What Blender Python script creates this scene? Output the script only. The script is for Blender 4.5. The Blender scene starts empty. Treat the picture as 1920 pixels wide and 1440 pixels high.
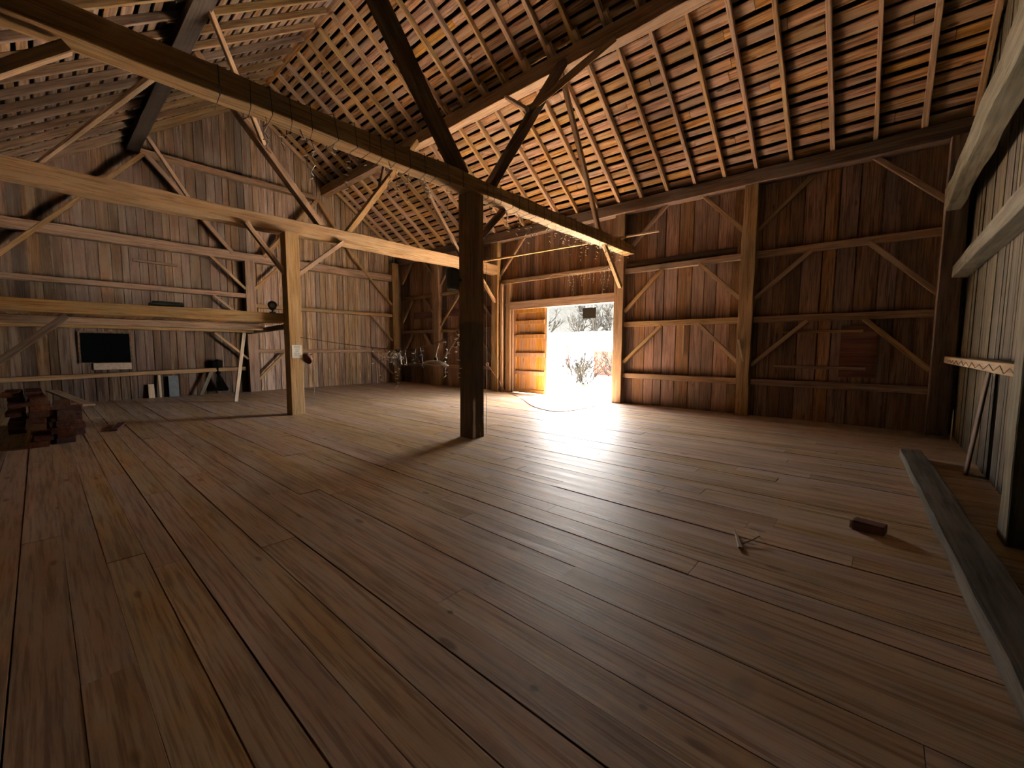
import bpy, bmesh, math, random
from mathutils import Vector, Matrix, noise
random.seed(7)
sc = bpy.context.scene
COL = sc.collection
V = Vector

# ------------------------------------------------------------------ view
cam_d = bpy.data.cameras.new('camera'); cam = bpy.data.objects.new('camera', cam_d); COL.objects.link(cam)
yaw, pitch, roll, FPX, EYE = -.7230442, .08575943, .00458734, 780.555, 1.5
fw = V((math.sin(yaw)*math.cos(pitch), math.cos(yaw)*math.cos(pitch), -math.sin(pitch)))
rt = fw.cross(V((0, 0, 1))).normalized(); up = rt.cross(fw)
rt2 = rt*math.cos(roll)+up*math.sin(roll); up2 = -rt*math.sin(roll)+up*math.cos(roll)
cam.matrix_world = Matrix(((rt2.x, up2.x, -fw.x, 0), (rt2.y, up2.y, -fw.y, 0), (rt2.z, up2.z, -fw.z, EYE), (0, 0, 0, 1)))
cam_d.sensor_width = 36; cam_d.sensor_fit = 'HORIZONTAL'; cam_d.lens = FPX/1920*36
cam_d.clip_start = .02; cam_d.clip_end = 300
sc.camera = cam

def seen(pts, m=160):          # could the photo's view (with a margin) hold any of these points
    for p in pts:
        d = V(p)-V((0, 0, EYE)); z = d.dot(fw)
        if z > .1 and abs(FPX*d.dot(rt2)/z) < 960+m and abs(FPX*d.dot(up2)/z) < 720+m: return True
    return False

# ------------------------------------------------------------------ materials
def new_mat(name):
    m = bpy.data.materials.new(name); m.use_nodes = True
    nt = m.node_tree; nt.nodes.clear()
    o = nt.nodes.new('ShaderNodeOutputMaterial'); b = nt.nodes.new('ShaderNodeBsdfPrincipled')
    nt.links.new(b.outputs[0], o.inputs[0])
    return m, nt, b
def N(nt, t, **k):
    n = nt.nodes.new(t)
    for a, v in k.items():
        if a in n.inputs: n.inputs[a].default_value = v
        else: setattr(n, a, v)
    return n
def mathn(nt, op, a, b=None, c=None):
    n = nt.nodes.new('ShaderNodeMath'); n.operation = op
    for i, v in enumerate((a, b, c)):
        if v is None: continue
        if hasattr(v, 'default_value') or hasattr(v, 'is_linked'): nt.links.new(v, n.inputs[i])
        else: n.inputs[i].default_value = v
    return n.outputs[0]
def mixc(nt, f, a, b, mode='MIX'):
    n = nt.nodes.new('ShaderNodeMix'); n.data_type = 'RGBA'; n.blend_type = mode
    for i, v in ((0, f), (6, a), (7, b)):
        if hasattr(v, 'is_linked'): nt.links.new(v, n.inputs[i])
        else: n.inputs[i].default_value = v if i == 0 else (*v, 1)
    return n.outputs[2]
def ramp(nt, fac, lo, hi):
    n = nt.nodes.new('ShaderNodeMapRange'); n.interpolation_type = 'SMOOTHSTEP'
    nt.links.new(fac, n.inputs[0]); n.inputs[1].default_value = lo; n.inputs[2].default_value = hi
    return n.outputs[0]

def wood(name, c1, c2, c3, axis=0, rough=.7, per_board=False, vary=.5, grey=(.3, .27, .24), greyamt=.3, streak=0.0,
         knots=0.0, bump=.25, extra=None, spec=.3, dark_spread=.35, fine=42.0):
    """c1 dark grain, c2 body, c3 second body tone; grain runs along the given local axis"""
    m, nt, b = new_mat(name)
    tc = N(nt, 'ShaderNodeTexCoord')
    if per_board:
        at = N(nt, 'ShaderNodeAttribute', attribute_name='bid'); rnd = at.outputs['Fac']
    else:
        rnd = N(nt, 'ShaderNodeObjectInfo').outputs['Random']
    off = nt.nodes.new('ShaderNodeCombineXYZ')
    for i, k in enumerate((31.7, 17.3, 23.9)): nt.links.new(mathn(nt, 'MULTIPLY', rnd, k), off.inputs[i])
    va = nt.nodes.new('ShaderNodeVectorMath'); va.operation = 'ADD'
    nt.links.new(tc.outputs['Object'], va.inputs[0]); nt.links.new(off.outputs[0], va.inputs[1])
    def tex(sl, sx, detail=3, rough_=.6):
        mp = N(nt, 'ShaderNodeMapping'); s = [sx]*3; s[axis] = sl
        mp.inputs['Scale'].default_value = s
        nt.links.new(va.outputs[0], mp.inputs[0])
        t = N(nt, 'ShaderNodeTexNoise', Scale=1.0, Detail=detail, Roughness=rough_); nt.links.new(mp.outputs[0], t.inputs['Vector'])
        return t.outputs[0], mp
    g, _ = tex(1.6, fine, 4, .65)
    g2, _ = tex(.7, 11, 2)
    big, _ = tex(.9, 2.2, 2)
    col = mixc(nt, ramp(nt, big, .35, .65), c2, c3)
    col = mixc(nt, mathn(nt, 'MULTIPLY', ramp(nt, g2, .58, .35), dark_spread), col, c1)
    col = mixc(nt, mathn(nt, 'MULTIPLY', ramp(nt, g, .56, .36), .75), col, c1)
    w = ramp(nt, mathn(nt, 'ADD', g2, mathn(nt, 'MULTIPLY', big, .6)), .72, .98)
    col = mixc(nt, mathn(nt, 'MULTIPLY', w, greyamt), col, grey)
    if streak:
        s_, _ = tex(.45, 16, 2); s2, _ = tex(2.5, 55, 2)
        col = mixc(nt, mathn(nt, 'MULTIPLY', mathn(nt, 'MULTIPLY', ramp(nt, s_, .55, .68), ramp(nt, s2, .4, .6)), streak), col, (grey[0]*1.9, grey[1]*1.9, grey[2]*1.9))
    if knots:
        mp = N(nt, 'ShaderNodeMapping'); s = [4.2]*3; s[axis] = 1.5; mp.inputs['Scale'].default_value = s
        nt.links.new(va.outputs[0], mp.inputs[0])
        vo = N(nt, 'ShaderNodeTexVoronoi', Scale=1.0, Randomness=1.0); nt.links.new(mp.outputs[0], vo.inputs['Vector'])
        col = mixc(nt, mathn(nt, 'MULTIPLY', ramp(nt, vo.outputs['Distance'], .13, .06), knots), col, (c1[0]*.5, c1[1]*.45, c1[2]*.45))
    r2 = mathn(nt, 'FRACT', mathn(nt, 'MULTIPLY', rnd, 7.31))
    hsv = N(nt, 'ShaderNodeHueSaturation')
    nt.links.new(mathn(nt, 'ADD', mathn(nt, 'MULTIPLY', rnd, vary), 1-vary*.5), hsv.inputs['Value'])
    nt.links.new(mathn(nt, 'ADD', mathn(nt, 'MULTIPLY', r2, .4), .8), hsv.inputs['Saturation'])
    nt.links.new(mathn(nt, 'ADD', mathn(nt, 'MULTIPLY', r2, .022), .489), hsv.inputs['Hue'])
    nt.links.new(col, hsv.inputs['Color']); col = hsv.outputs[0]
    if extra: col = extra(nt, tc, col)
    nt.links.new(col, b.inputs['Base Color'])
    nt.links.new(mathn(nt, 'ADD', mathn(nt, 'MULTIPLY', g, .25), rough-.12), b.inputs['Roughness'])
    b.inputs['Specular IOR Level'].default_value = spec
    if bump:
        bp = N(nt, 'ShaderNodeBump', Strength=bump, Distance=.01)
        nt.links.new(mathn(nt, 'ADD', g, mathn(nt, 'MULTIPLY', g2, .8)), bp.inputs['Height']); nt.links.new(bp.outputs[0], b.inputs['Normal'])
    return m

def plain(name, c, rough=.6, metal=0, spec=.4, var=.15, scale=8):
    m, nt, b = new_mat(name)
    tc = N(nt, 'ShaderNodeTexCoord'); t = N(nt, 'ShaderNodeTexNoise', Scale=scale, Detail=3.0)
    nt.links.new(tc.outputs['Object'], t.inputs['Vector'])
    col = mixc(nt, ramp(nt, t.outputs[0], .3, .7), tuple(x*(1-var) for x in c), tuple(min(1, x*(1+var)) for x in c))
    nt.links.new(col, b.inputs['Base Color'])
    b.inputs['Roughness'].default_value = rough; b.inputs['Metallic'].default_value = metal; b.inputs['Specular IOR Level'].default_value = spec
    return m

def post_paint(nt, tc, col):
    sp = N(nt, 'ShaderNodeSeparateXYZ'); nt.links.new(tc.outputs['Object'], sp.inputs[0])
    t = N(nt, 'ShaderNodeTexNoise', Scale=9.0, Detail=4.0); nt.links.new(tc.outputs['Object'], t.inputs['Vector'])
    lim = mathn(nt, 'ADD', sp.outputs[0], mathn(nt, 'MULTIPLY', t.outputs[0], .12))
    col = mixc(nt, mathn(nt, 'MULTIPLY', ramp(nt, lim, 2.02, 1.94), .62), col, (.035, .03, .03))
    mp = N(nt, 'ShaderNodeMapping'); mp.inputs['Scale'].default_value = (2.2, 9, 14); nt.links.new(tc.outputs['Object'], mp.inputs[0])
    t2 = N(nt, 'ShaderNodeTexNoise', Scale=1.0, Detail=5.0); nt.links.new(mp.outputs[0], t2.inputs['Vector'])
    a = mathn(nt, 'MULTIPLY', ramp(nt, sp.outputs[1], .12, .135), ramp(nt, mathn(nt, 'ADD', mathn(nt, 'ABSOLUTE', mathn(nt, 'ADD', sp.outputs[2], .085)), mathn(nt, 'MULTIPLY', t2.outputs[0], .06)), .062, .05))
    a = mathn(nt, 'MULTIPLY', a, ramp(nt, mathn(nt, 'ADD', sp.outputs[0], mathn(nt, 'MULTIPLY', t2.outputs[0], .25)), .8, .7))
    col = mixc(nt, a, col, (.5, .46, .4))
    b_ = mathn(nt, 'MULTIPLY', ramp(nt, sp.outputs[1], .12, .135), mathn(nt, 'MULTIPLY', ramp(nt, t2.outputs[0], .66, .7), ramp(nt, sp.outputs[0], 1.9, 1.8)))
    return mixc(nt, mathn(nt, 'MULTIPLY', b_, .6), col, (.4, .37, .33))

def floor_marks(nt, tc, col):
    # knots and grey smudges of the near planks
    for (x, y, a, b_, c_, k) in ((-1.75, 1.46, .022, .016, (.1, .06, .045), .75), (-1.06, 1.36, .022, .017, (.1, .065, .05), .75), (-.37, 1.98, .05, .085, (.2, .18, .165), .28), (-.4, 2.44, .09, .045, (.19, .175, .16), .4), (-.66, 1.59, .02, .014, (.12, .08, .06), .6), (-.74, 1.75, .03, .014, (.14, .09, .07), .5), (-3.0, 3.41, .4, .05, (.55, .3, .15), .35)):
        mp = N(nt, 'ShaderNodeMapping'); mp.vector_type = 'POINT'
        mp.inputs['Location'].default_value = (-x/a, -y/b_, 0); mp.inputs['Scale'].default_value = (1/a, 1/b_, 0)
        nt.links.new(tc.outputs['Object'], mp.inputs[0])
        ln = nt.nodes.new('ShaderNodeVectorMath'); ln.operation = 'LENGTH'; nt.links.new(mp.outputs[0], ln.inputs[0])
        col = mixc(nt, mathn(nt, 'MULTIPLY', ramp(nt, ln.outputs['Value'], 1.3, .6), k), col, c_)
    return col

M = {}
M['floor'] = wood('pine_floor', (.22, .135, .08), (.52, .36, .225), (.6, .44, .3), 0, .52, True, .24, (.45, .41, .35), .35, 0, .6, .14, spec=.35, dark_spread=.2, extra=floor_marks)
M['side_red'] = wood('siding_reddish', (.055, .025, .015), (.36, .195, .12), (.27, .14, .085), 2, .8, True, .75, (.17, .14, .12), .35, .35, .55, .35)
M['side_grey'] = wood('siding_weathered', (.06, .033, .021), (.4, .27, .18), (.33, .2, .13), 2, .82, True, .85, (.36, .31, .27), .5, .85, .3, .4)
M['side_brown_shaded'] = wood('siding_brown_shaded', (.016, .008, .005), (.095, .05, .03), (.066, .036, .021), 2, .82, True, .8, (.13, .105, .085), .5, .4, .3, .4)  # brown boards, colour darkened further to carry the dimness of the left side
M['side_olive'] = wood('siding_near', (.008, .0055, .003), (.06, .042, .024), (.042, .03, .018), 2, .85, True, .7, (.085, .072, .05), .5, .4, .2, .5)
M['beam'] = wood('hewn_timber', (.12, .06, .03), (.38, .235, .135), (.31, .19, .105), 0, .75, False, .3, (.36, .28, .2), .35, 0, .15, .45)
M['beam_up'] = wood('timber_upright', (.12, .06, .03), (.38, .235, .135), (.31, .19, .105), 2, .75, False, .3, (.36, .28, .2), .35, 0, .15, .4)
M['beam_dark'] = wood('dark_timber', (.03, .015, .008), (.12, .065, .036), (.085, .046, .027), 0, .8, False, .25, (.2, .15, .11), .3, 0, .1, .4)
M['beam_grey'] = wood('greyed_timber', (.025, .02, .014), (.1, .085, .06), (.125, .108, .08), 0, .8, False, .1, (.15, .135, .11), .6, 0, .1, .35)
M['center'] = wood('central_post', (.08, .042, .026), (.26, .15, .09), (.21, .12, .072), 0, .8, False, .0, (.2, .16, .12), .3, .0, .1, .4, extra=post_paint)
M['rafter'] = wood('rafter_wood', (.24, .13, .07), (.68, .48, .3), (.6, .4, .24), 0, .75, False, .35, (.36, .28, .2), .3, 0, .35, .3)
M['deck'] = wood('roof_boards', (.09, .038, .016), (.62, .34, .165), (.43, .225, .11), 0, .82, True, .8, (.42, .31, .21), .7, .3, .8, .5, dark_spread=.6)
M['deck_shaded'] = wood('shaded_roof_boards', (.015, .007, .004), (.075, .038, .02), (.05, .026, .013), 0, .85, True, .8, (.16, .12, .09), .5, 0, .5, .4)  # darker copy of the roof boards, left slope's shade put into the colour
M['rafter_shaded'] = wood('shaded_rafter_wood', (.03, .015, .008), (.115, .066, .034), (.09, .05, .026), 0, .78, False, .35, (.25, .19, .13), .3, 0, .2, .3)  # left slope rafters, shade painted in as a darker wood colour
M['shingle'] = plain('shingle_underside', (.012, .008, .006), .9, var=.5, spec=.05)
M['doorwood'] = wood('new_pine_door', (.26, .12, .05), (.46, .26, .125), (.42, .225, .1), 2, .5, True, .15, (.6, .34, .15), .1, 0, .6, .12, spec=.4)
M['palewood'] = wood('pale_batten', (.3, .2, .12), (.55, .42, .29), (.5, .37, .25), 0, .6, False, .15, (.5, .45, .38), .3, 0, .2, .15)
M['redlumber'] = wood('reddish_lumber', (.04, .014, .01), (.15, .05, .033), (.11, .04, .028), 0, .75, False, .6, (.13, .09, .07), .3, 0, .1, .2)
M['purlin_shaded'] = wood('shaded_purlin_wood', (.01, .006, .004), (.03, .018, .011), (.022, .013, .008), 0, .85, False, .2, (.03, .02, .015), .3)  # left purlin's silhouette shade painted as a near-black colour
M['black'] = plain('black_plastic', (.012, .014, .013), .45)
M['void'] = plain('dark_opening', (.002, .003, .003), .9, spec=.0)
M['signblack'] = plain('weathered_black_board', (.004, .004, .0035), .9, spec=0)
M['wire'] = plain('brown_wire', (.07, .04, .025), .5)
M['wirew'] = plain('pale_wire', (.5, .42, .35), .5)
M['orange'] = plain('orange_cord_rubber', (.5, .2, .1), .5)
M['white'] = plain('white_enamel', (.75, .72, .66), .4, var=.05)
M['bulb'] = plain('clear_bulb', (.85, .8, .7), .2, spec=.8, var=.02)
M['rust'] = plain('rusty_brown_metal', (.12, .05, .032), .5, .3)
M['paper'] = plain('paper', (.68, .64, .57), .8, var=.06)
M['ink'] = plain('ink', (.09, .09, .08), .8)
M['metal'] = plain('steel', (.5, .48, .45), .4, .8)
M['slate'] = plain('blue_grey_board', (.1, .12, .14), .7)
M['ground'] = plain('gravel_yard', (.34, .31, .26), .9, scale=3, var=.2)
M['bark'] = plain('bare_bark', (.007, .0067, .0064), .9, spec=0)
M['housewall'] = plain('white_render', (.8, .79, .76), .8, var=.03)
M['roofout'] = plain('grey_roof', (.2, .2, .2), .9, spec=0)
M['red'] = plain('red_shed_boards', (.09, .02, .015), .9, spec=0)
M['grass'] = plain('yellow_green_grass', (.42, .4, .14), .9, var=.3, scale=14)
M['hedge'] = plain('evergreen_hill', (.004, .0041, .004), .9, var=.5, spec=0)
M['leaf'] = plain('dry_leaf', (.33, .27, .2), .7)

# ------------------------------------------------------------------ mesh helpers
class MB:
    def __init__(s): s.v = []; s.f = []; s.b = []
    def add(s, vs, fs, bid=0.0):
        n = len(s.v); s.v += [tuple(v) for v in vs]; s.f += [tuple(i+n for i in f) for f in fs]; s.b += [bid]*len(fs)
    def box(s, x0, x1, y0, y1, z0, z1, bid=0.0):
        s.add([(x0, y0, z0), (x1, y0, z0), (x1, y1, z0), (x0, y1, z0), (x0, y0, z1), (x1, y0, z1), (x1, y1, z1), (x0, y1, z1)],
              [(0, 3, 2, 1), (4, 5, 6, 7), (0, 1, 5, 4), (1, 2, 6, 5), (2, 3, 7, 6), (3, 0, 4, 7)], bid)
    def hexa(s, p, bid=0.0):
        s.add(p, [(0, 3, 2, 1), (4, 5, 6, 7), (0, 1, 5, 4), (1, 2, 6, 5), (2, 3, 7, 6), (3, 0, 4, 7)], bid)
    def tube(s, pts, r, n=4, r1=None, bid=0.0, cap=True):
        pts = [V(p) for p in pts]; K = len(pts); vs = []; prev = None
        for i, p in enumerate(pts):
            d = (pts[min(i+1, K-1)]-pts[max(i-1, 0)])
            d = d.normalized() if d.length > 1e-9 else V((0, 0, 1))
            a = prev if prev is not None else (V((0, 0, 1)) if abs(d.z) < .9 else V((1, 0, 0)))
            u = (a-d*a.dot(d))
            u = u.normalized() if u.length > 1e-6 else d.orthogonal().normalized()
            prev = u; w = d.cross(u)
            rr = r if r1 is None else r+(r1-r)*i/max(1, K-1)
            for k in range(n):
                t = 2*math.pi*k/n; vs.append(p+u*math.cos(t)*rr+w*math.sin(t)*rr)
        fs = []
        for i in range(K-1):
            for k in range(n): fs.append((i*n+k, i*n+(k+1) % n, (i+1)*n+(k+1) % n, (i+1)*n+k))
        if cap: fs += [tuple(range(n))[::-1], tuple((K-1)*n+k for k in range(n))]
        s.add(vs, fs, bid)
    def lathe(s, prof, n=24, bid=0.0):
        vs = []; fs = []
        for r, z in prof:
            for k in range(n): t = 2*math.pi*k/n; vs.append((r*math.cos(t), r*math.sin(t), z))
        for i in range(len(prof)-1):
            for k in range(n): fs.append((i*n+k, i*n+(k+1) % n, (i+1)*n+(k+1) % n, (i+1)*n+k))
        s.add(vs, fs, bid)
    def build(s, name, mat, parent=None, bevel=0, smooth=False, normals=True):
        me = bpy.data.meshes.new(name); me.from_pydata(s.v, [], s.f); me.materials.append(mat)
        a = me.attributes.new('bid', 'FLOAT', 'FACE'); a.data.foreach_set('value', s.b)
        if normals:
            bm = bmesh.new(); bm.from_mesh(me); bmesh.ops.recalc_face_normals(bm, faces=bm.faces); bm.to_mesh(me); bm.free()
        if smooth: me.polygons.foreach_set('use_smooth', [True]*len(me.polygons))
        me.update()
        o = bpy.data.objects.new(name, me); COL.objects.link(o)
        if parent: o.parent = parent
        if bevel:
            md = o.modifiers.new('bevel', 'BEVEL'); md.width = bevel; md.segments = 2; md.limit_method = 'ANGLE'
        return o

def tag(o, label, cat, group=None, kind=None):
    if label: o['label'] = label
    if cat: o['category'] = cat
    if group: o['group'] = group
    if kind: o['kind'] = kind
    return o
def struct(o): o['kind'] = 'structure'; return o
def empty(name, loc, label, cat, group=None, rz=0):
    o = bpy.data.objects.new(name, None); COL.objects.link(o); o.location = loc; o.rotation_euler = (0, 0, rz)
    return tag(o, label, cat, group)

def frame(p0, p1, upv):
    d = (p1-p0).normalized(); z = upv-d*upv.dot(d)
    z = z.normalized() if z.length > 1e-5 else d.orthogonal().normalized(); y = z.cross(d)
    return Matrix(((d.x, y.x, z.x, p0.x), (d.y, y.y, z.y, p0.y), (d.z, y.z, z.z, p0.z), (0, 0, 0, 1)))

TIM = []
def timber(name, p0, p1, w, h, mat, label=None, cat=None, group=None, upv=(0, 0, 1), amp=.004, ch=.008, parent=None,
           taper=None, bow=0.0):
    """a squared or hewn timber; local x runs along it, w across local y, h across local z"""
    p0 = V(p0); p1 = V(p1); L = (p1-p0).length; n = max(2, int(L/.3))
    mb = MB(); vs = []; fs = []; seed = V((random.random()*90, random.random()*90, random.random()*90))
    for i in range(n+1):
        x = L*i/n; k = 1 if taper is None else taper[0]+(taper[1]-taper[0])*i/n
        a, b = w*k/2, h*k/2; c = min(ch, a*.5, b*.5)
        bz = bow*math.sin(math.pi*i/n)
        for j, (y, z) in enumerate(((-a, -b+c), (-a+c, -b), (a-c, -b), (a, -b+c), (a, b-c), (a-c, b), (-a+c, b), (-a, b-c))):
            q = noise.noise_vector(seed+V((x*1.3, (j//2)*5.1, 0)))
            vs.append((x, y+q.x*amp*1.6, z+q.y*amp*1.6+bz))
    for i in range(n):
        for j in range(8): fs.append((i*8+j, i*8+(j+1) % 8, (i+1)*8+(j+1) % 8, (i+1)*8+j))
    fs += [tuple(range(8))[::-1], tuple(n*8+j for j in range(8))]
    mb.add(vs, fs)
    o = mb.build(name, mat, parent)
    mw = frame(p0, p1, V(upv))
    o.matrix_world = mw if parent is None else parent.matrix_world.inverted() @ mw
    if label: tag(o, label, cat, group)
    return o

ORD = ['first', 'second', 'third', 'fourth', 'fifth', 'sixth', 'seventh', 'eighth', 'ninth', 'tenth', 'eleventh', 'twelfth', 'thirteenth',
       'fourteenth', 'fifteenth', 'sixteenth', 'seventeenth', 'eighteenth', 'nineteenth', 'twentieth', 'twenty-first', 'twenty-second',
       'twenty-third', 'twenty-fourth', 'twenty-fifth', 'twenty-sixth', 'twenty-seventh', 'twenty-eighth']

# ------------------------------------------------------------------ main measures (metres)
XG, XN = -16.0, 1.02          # inner faces of far and near gable boarding
YD, YO = 10.7, -1.3           # inner faces of door side and opposite side boarding
YR, ZR, S = 4.95, 9.255, .71  # ridge: underside of the rafters, roof slope
def zroof(y): return ZR-S*abs(y-YR)
XA, XB = -5.13, -10.03        # middle of the two bents
YC = 4.78                     # line of the central posts

# ------------------------------------------------------------------ floor
mb = MB(); y = YO+.02; r = random.Random(3)
edges = [-1.3, -1.08, -.85, -.62, -.4, -.18, .03, .22, .42, .6, .8, 1.01, 1.26, 1.46, 1.67, 1.88, 2.14, 2.36, 2.55, 2.78, 3.01]
while edges[-1] < YD: edges.append(edges[-1]+r.choice((.17, .19, .2, .215, .22)))
edges[-1] = YD+.15
for a, b in zip(edges, edges[1:]):
    x = XG-.1; g = r.choice((.0008, .001, .0015, .002, .003)) if r.random() < .82 else r.choice((.006, .01))
    while x < XN+.1:
        L = r.uniform(2.2, 5.2); x1 = min(x+L, XN+.12)
        if XN-x1 < .6: x1 = XN+.12
        dz = r.uniform(-.003, .002); nn = max(1, int((x1-x)/.5)); bid = r.random()
        c = .0015; a1, b1 = a+g/2, b-g/2; vs = []; fs = []
        for i in range(nn+1):
            xx = x+.0015+(x1-x-.003)*i/nn; w = .0015*noise.noise(V((xx*.8, a*7, 1)))
            vs += [(xx, a1+w, dz-.03), (xx, a1+w, dz-c), (xx, a1+c+w, dz-.0005), (xx, (a1+b1)/2, dz-.0018+.0025*noise.noise(V((xx, a*9, 0)))), (xx, b1-c-w, dz-.0005), (xx, b1-w, dz-c), (xx, b1-w, dz-.03)]
        for i in range(nn):
            for j in range(6): fs.append((i*7+j, (i+1)*7+j, (i+1)*7+j+1, i*7+j+1))
        fs += [(0, 1, 2, 3, 4, 5, 6), tuple(nn*7+j for j in range(7))[::-1]]
        mb.add(vs, fs, bid); x = x1
fl = struct(mb.build('floor', M['floor'], normals=False))
mb = MB(); mb.box(XG-.1, XN+.15, YO-.1, YD+.2, -.2, -.031); struct(mb.build('floor', M['void']))

# ------------------------------------------------------------------ walls: vertical boards on a closed outer skin
def board_row(mb, axis, u0, u1, inner, out, top, seed, z0=-.02, holes=(), wmin=.18, wmax=.3, amp=.003):
    """boards standing side by side along an axis; inner is the room face, out the sign of outward"""
    r = random.Random(seed); u = u0
    while u < u1-.01:
        w = min(r.uniform(wmin, wmax), u1-u)
        if u1-(u+w) < .08: w = u1-u
        t = inner+out*r.uniform(.0, .014); back = inner+out*.045; bid = r.random()
        spans = [(z0, None)]
        for (h0, h1, b0, b1) in holes:
            if u+w*.5 > h0 and u+w*.5 < h1:
                spans = [(z0, b0), (b1, None)] if b0 > z0 else [(b1, None)]
        for (a, b) in spans:
            g = .004 if r.random() < .8 else .01
            ua, ub = u+g, u+w-g; tb0 = top(ua) if b is None else b; tb1 = top(ub) if b is None else b
            n = 5; w_ = lambda k, s_: amp*noise.noise(V((k*.9, seed+u*3, s_)))
            vs = []; fs = []
            for k in range(n+1):
                f_ = k/n; za = a+(tb0-a)*f_; zb = a+(tb1-a)*f_; tw = t+out*.004*noise.noise(V((k*.7, u*5, seed)))
                for (uu, dd, zz) in ((ua+w_(k, 1), back, za), (ua+w_(k, 1), tw+out*.002, za), (ua+.006+w_(k, 1), tw, za), (ub-.006+w_(k, 2), tw, zb), (ub+w_(k, 2), tw+out*.002, zb), (ub+w_(k, 2), back, zb)):
                    vs.append((uu, dd, zz) if axis == 0 else (dd, uu, zz))
            for k in range(n):
                for j in range(5): fs.append((k*6+j, k*6+j+1, (k+1)*6+j+1, (k+1)*6+j))
            fs += [tuple(range(6)), tuple(n*6+j for j in range(6))]
            mb.add(vs, fs, bid)
        u += w
    return mb

DX0, DX1, DZ = -9.42, -5.57, 2.8      # doorway
mb = board_row(MB(), 0, XG-.05, DX0, YD, 1, lambda u: 5.62, 11)
board_row(mb, 0, DX0, DX1, YD, 1, lambda u: 5.62, 12, z0=DZ+.02, wmin=.16, wmax=.24)
board_row(mb, 0, DX1, XN+.05, YD, 1, lambda u: 5.62, 13, wmin=.22, wmax=.36)
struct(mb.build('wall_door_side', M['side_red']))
mb = MB()
mb.box(XG-.1, DX0, YD+.047, YD+.075, -.25, 5.64); mb.box(DX0, DX1, YD+.047, YD+.075, DZ+.02, 5.64)
hx, hz, hs = .36, .81, .012           # a knot hole that lets daylight through
mb.box(DX1, hx-hs, YD+.047, YD+.075, -.25, 5.64); mb.box(hx+hs, XN+.1, YD+.047, YD+.075, -.25, 5.64)
mb.box(hx-hs, hx+hs, YD+.047, YD+.075, -.25, hz-hs); mb.box(hx-hs, hx+hs, YD+.047, YD+.075, hz+hs, 5.64)
struct(mb.build('wall_door_side', M['beam_dark']))

gtop = lambda u: zroof(u)+.14
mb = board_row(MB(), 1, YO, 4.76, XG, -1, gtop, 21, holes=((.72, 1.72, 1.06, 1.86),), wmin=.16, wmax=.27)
struct(mb.build('wall_far_gable', M['side_brown_shaded']))
mb = board_row(MB(), 1, 4.76, YD, XG, -1, gtop, 22, wmin=.16, wmax=.27)
struct(mb.build('wall_far_gable', M['side_grey']))
def gable_skin(x0, x1, holes=()):
    mb = MB(); ys = sorted({YO-.1, YR, YD+.1, *[h for hh in holes for h in hh[:2]]})
    for a, b in zip(ys, ys[1:]):
        zs = [(-.25, None)]
        for h in holes:
            if a >= h[0]-1e-6 and b <= h[1]+1e-6: zs = [(-.25, h[2]), (h[3], None)]
        for z0, z1 in zs:
            ta = zroof(a)+.255 if z1 is None else z1; tb = zroof(b)+.255 if z1 is None else z1
            mb.hexa([(x0, a, z0), (x1, a, z0), (x1, b, z0), (x0, b, z0), (x0, a, ta), (x1, a, ta), (x1, b, tb), (x0, b, tb)])
    return mb
struct(gable_skin(XG-.075, XG-.047).build('wall_far_gable', M['beam_dark']))
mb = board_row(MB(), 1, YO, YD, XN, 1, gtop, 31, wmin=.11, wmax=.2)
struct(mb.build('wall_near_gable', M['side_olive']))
struct(gable_skin(XN+.047, XN+.075, holes=((5.13, 5.17, 1.45, 2.0),)).build('wall_near_gable', M['beam_dark']))
mb = board_row(MB(), 0, XG-.05, XN+.05, YO, -1, lambda u: 5.0, 41)
struct(mb.build('wall_left', M['beam_dark']))
mb = MB(); mb.box(XG-.1, XN+.1, YO-.075, YO-.047, -.25, 5.2); struct(mb.build('wall_left', M['beam_dark']))

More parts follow.
